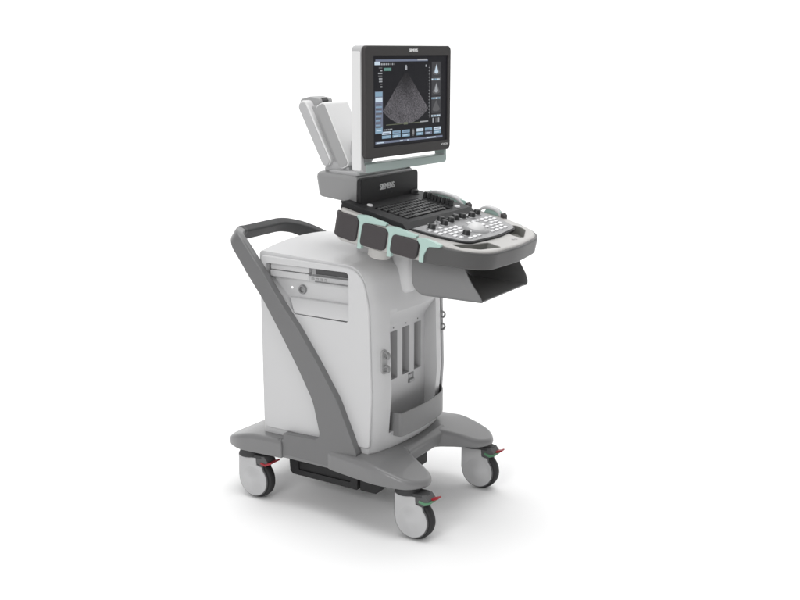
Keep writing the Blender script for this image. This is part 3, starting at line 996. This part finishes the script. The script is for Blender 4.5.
# silvery side cover on the left edge and over the top
g = G()
g.prism(rrect(-0.047, 1.112, -0.0135, 1.4645, 0.006, 4), None, 0, 0, 0, lambda a, b, t: (a, -0.2208, b))
g = G().prism(fillet([(-0.047, 1.106), (-0.0135, 1.106), (-0.0135, 1.4475), (-0.047, 1.4475)], 0.006, 4), None, -0.2232, -0.2195, 0, lambda a, b, t: (a, t, b))
obj('side_trim', g, WHITE2, mon, M=MM, bevel=0.0015)
g = G().prism(rrect(-0.2205, 1.1395, 0.2175, 1.4635, 0.016, 7), 'yz', -0.0125, 0.003)
cs = G().prism(rrect(-0.1825, 1.1705, 0.2005, 1.4335, 0.002, 2), 'yz', -0.0020, 0.1)
bz = obj('bezel', g, BEZEL, mon, M=MM, bevel=0.004, seg=3, ang=50, cuts=[cs])

# the lit screen, with its picture laid out in metres on the glass
def emis(name, col, st, speck=False):
    m = bpy.data.materials.new(name); m.use_nodes = True
    nt = m.node_tree; b = nt.nodes['Principled BSDF']
    b.inputs['Base Color'].default_value = (0.01, 0.01, 0.012, 1)
    b.inputs['Roughness'].default_value = 0.3; b.inputs['Specular IOR Level'].default_value = 0.12
    b.inputs['Emission Color'].default_value = tuple(col) + (1,); b.inputs['Emission Strength'].default_value = st
    return m


def fan_mat(cy, cz):
    m = emis('scan_picture', (0.2, 0.19, 0.21), 1.0)
    nt = m.node_tree; b = nt.nodes['Principled BSDF']
    tc = nt.nodes.new('ShaderNodeTexCoord')
    n1 = nt.nodes.new('ShaderNodeTexNoise'); n1.inputs['Scale'].default_value = 260; n1.inputs['Detail'].default_value = 3
    n2 = nt.nodes.new('ShaderNodeTexNoise'); n2.inputs['Scale'].default_value = 30; n2.inputs['Detail'].default_value = 2
    for n_ in (n1, n2):
        nt.links.new(tc.outputs['Object'], n_.inputs['Vector'])
    ds = nt.nodes.new('ShaderNodeVectorMath'); ds.operation = 'DISTANCE'
    ds.inputs[1].default_value = tuple(MM @ Vector((-0.003, cy, cz)))
    nt.links.new(tc.outputs['Object'], ds.inputs[0])
    rg = nt.nodes.new('ShaderNodeMapRange'); rg.inputs['From Min'].default_value = 0.03; rg.inputs['From Max'].default_value = 0.12
    rg.inputs['To Min'].default_value = 0.12; rg.inputs['To Max'].default_value = 1.0
    nt.links.new(ds.outputs['Value'], rg.inputs['Value'])
    cr = nt.nodes.new('ShaderNodeMapRange'); cr.inputs['From Min'].default_value = 0.3; cr.inputs['From Max'].default_value = 0.7
    cr.inputs['To Min'].default_value = 0.03; cr.inputs['To Max'].default_value = 0.165
    nt.links.new(n1.outputs['Fac'], cr.inputs['Value'])
    c2 = nt.nodes.new('ShaderNodeMapRange'); c2.inputs['To Min'].default_value = 0.55; c2.inputs['To Max'].default_value = 1.45
    nt.links.new(n2.outputs['Fac'], c2.inputs['Value'])
    m1 = nt.nodes.new('ShaderNodeMath'); m1.operation = 'MULTIPLY'
    m2 = nt.nodes.new('ShaderNodeMath'); m2.operation = 'MULTIPLY'
    nt.links.new(cr.outputs[0], m1.inputs[0]); nt.links.new(rg.outputs[0], m1.inputs[1])
    nt.links.new(m1.outputs[0], m2.inputs[0]); nt.links.new(c2.outputs[0], m2.inputs[1])
    b.inputs['Emission Color'].default_value = (1, 0.95, 1.04, 1)
    nt.links.new(m2.outputs[0], b.inputs['Emission Strength'])
    return m


E0 = emis('screen_black', (0.012, 0.012, 0.015), 0.6)
E1 = fan_mat(-0.018, 1.402)
E2 = emis('screen_blue', (0.30, 0.47, 0.62), 0.75)
E3 = emis('screen_pale', (0.62, 0.74, 0.85), 0.9)
E4 = emis('screen_slate', (0.20, 0.23, 0.32), 0.8)
E5 = emis('screen_text', (0.5, 0.52, 0.55), 0.7)
E6 = emis('screen_green', (0.17, 0.38, 0.33), 0.7)
E7 = emis('screen_dark_grey', (0.06, 0.06, 0.065), 0.8)
E8 = emis('screen_olive', (0.2, 0.22, 0.15), 0.7)
E9 = emis('screen_mid_grey', (0.13, 0.13, 0.135), 0.8)
SC = [E0, E1, E2, E3, E4, E5, E6, E7, E8, E9]
g = G()
g.prism(rrect(-0.182, 1.171, 0.200, 1.433, 0.001, 2), 'yz', -0.0052, -0.0040, 0)


def scr(y0, z0, y1, z1, m, lay=1):
    g.prism([(y0, z0), (y1, z0), (y1, z1), (y0, z1)], 'yz', -0.0041, -0.0040 + 0.00025 * lay, m)


rs = random.Random(11)
scr(-0.168, 1.4175, 0.095, 1.4235, 4)                          # title strip
scr(0.04, 1.4200, 0.09, 1.4245, 5, 2)
scr(-0.172, 1.408, -0.146, 1.4175, 3, 2)
y = -0.142
while y < -0.08:                                                # patient line
    w_ = rs.uniform(0.004, 0.011); scr(y, 1.4075, y + w_, 1.4125, 5 if rs.random() < .7 else 9); y += w_ + 0.003
scr(-0.128, 1.391, -0.092, 1.3995, 6)
for k in range(8):                                              # list of settings
    z = 1.4 - k * 0.0078; w_ = rs.uniform(0.008, 0.02)
    scr(-0.136 - w_, z - 0.0022, -0.136, z + 0.0016, 5 if k % 3 else 9)
scr(-0.171, 1.2095, -0.134, 1.3325, 4)                           # menu column
scr(-0.170, 1.318, -0.136, 1.331, 2, 2); scr(-0.169, 1.302, -0.136, 1.315, 3, 2)
for k in range(11):
    z = 1.296 - 0.0066 * k
    scr(-0.168, z - 0.0035, -0.137 - rs.uniform(0, 0.012), z, 2 if k % 2 else 9, 2)
scr(-0.170, 1.211, -0.136, 1.228, 2, 2); scr(-0.166, 1.218, -0.142, 1.2205, 3, 3)
# the sector picture
fan = []
cy, cz = -0.018, 1.402
for k in range(0, 21):
    a = R(-90 - 41.5 + 83 * k / 20)
    fan.append((cy + 0.170 * math.cos(a) * 1.03, cz + 0.170 * math.sin(a)))
fan += [(cy + 0.010, cz - 0.02), (cy - 0.010, cz - 0.02)]
g.prism(fan, 'yz', -0.0041, -0.00375, 1)
scr(cy - 0.005, 1.393, cy + 0.005, 1.402, 5); scr(cy - 0.003, 1.402, cy + 0.003, 1.407, 5)
scr(0.083, 1.400, 0.089, 1.407, 5)
scr(-0.118, 1.2325, 0.075, 1.2345, 8); scr(-0.03, 1.2305, -0.01, 1.2375, 8, 2); scr(0.055, 1.233, 0.098, 1.2365, 5, 2)
scr(0.1035, 1.245, 0.1065, 1.405, 9)                             # depth scale
for k in range(16):
    scr(0.100, 1.25 + k * 0.0098, 0.1045, 1.2512 + k * 0.0098, 5, 2)
for cz2 in (1.391, 1.333, 1.279):                              # three thumbnails
    scr(0.116, cz2 - 0.022, 0.166, cz2 + 0.024, 7)
    br = 3 if cz2 > 1.38 else (5 if cz2 > 1.3 else 9)
    for hw_, top_, bot_, mm_, dx_ in ((0.020, 0.019, -0.016, 9, -0.0034), (0.010, 0.016, -0.012, br, -0.0032)):
        f_ = [(0.141, cz2 + top_)] + [(0.141 + hw_ * math.sin(R(-90 + 180 * k / 8)), cz2 + bot_ * (0.55 + 0.45 * math.cos(R(-90 + 180 * k / 8)))) for k in range(9)]
        g.prism(f_, 'yz', -0.0041, dx_, mm_)
    y = 0.116
    scr(0.116, cz2 - 0.034, 0.168, cz2 - 0.0245, 9)
    while y < 0.160:
        w_ = rs.uniform(0.004, 0.009); scr(y, cz2 - 0.032, y + w_, cz2 - 0.027, 3 if rs.random() < .6 else 2, 2); y += w_ + 0.002
for k, y in enumerate((0.122, 0.138, 0.152)):
    scr(y, 1.229, y + 0.007, 1.243, 5 if k != 1 else 9)
y = -0.125
while y < -0.085:
    w_ = rs.uniform(0.003, 0.008); scr(y, 1.2175, y + w_, 1.2215, 5); y += w_ + 0.003
for k, (y0, y1) in enumerate(((-0.152, -0.112), (-0.106, -0.070), (-0.063, -0.028), (0.004, 0.036), (0.044, 0.078), (0.086, 0.122))):
    y0 = y0 + 0.014 + (y0 + 0.152) * 0.12; y1 = y1 + 0.014 + (y1 + 0.152) * 0.12
    scr(y0, 1.2055, y1, 1.2145, 3 if k in (0, 3, 5) else 2); scr(y0, 1.194, y1, 1.2030, 2 if k != 4 else 4)
    scr(y0 + 0.006, 1.2085, y1 - 0.008, 1.2105, 4, 2); scr(y0 + 0.006, 1.1975, y1 - 0.012, 1.1995, 3, 2)
kn = [(0.019 + 0.007 * math.cos(2 * math.pi * k / 16), 1.2045 + 0.0115 * math.sin(2 * math.pi * k / 16)) for k in range(16)]
g.prism(kn, 'yz', -0.0041, -0.00375, 9)
scr(0.0175, 1.199, 0.0205, 1.211, 5, 2)
scr(-0.170, 1.180, 0.178, 1.1865, 4)
for y0, y1 in ((-0.165, -0.13), (-0.05, -0.035), (-0.012, -0.006), (0.09, 0.14)):
    scr(y0, 1.1818, y1, 1.1848, 3, 2)
obj('screen', g, SC, mon, M=MM @ Matrix.Translation((0.0031, 0, 0)), sharp=30)
ML = MM @ Matrix(((0, 0, 1, 0.0032), (1, 0, 0, 0.014), (0, 1, 0, 1.4495), (0, 0, 0, 1)))
text('lettering', 'SIEMENS', 0.0115, ML, LETTER, mon, 0.0004, 1.0, 0.0004)
ML = MM @ Matrix(((0, 0, 1, 0.0032), (1, 0, 0, 0.183), (0, 1, 0, 1.1585), (0, 0, 0, 1)))
text('lettering', 'ACUSON', 0.0085, ML, LETTER, mon, 0.0002, 1.1)
# swivel link from arm to monitor, hidden behind it, and the bar's two feet on the base
g = G().prism(fillet([(0.0, 1.10), (0.006, 1.18), (0.095, 1.30), (0.110, 1.30), (0.110, 1.22), (0.03, 1.10)], 0.01, 4), 'xz', -0.11, -0.04)
obj('tilt_bracket', g, LIGHT, mon, bevel=0.004)
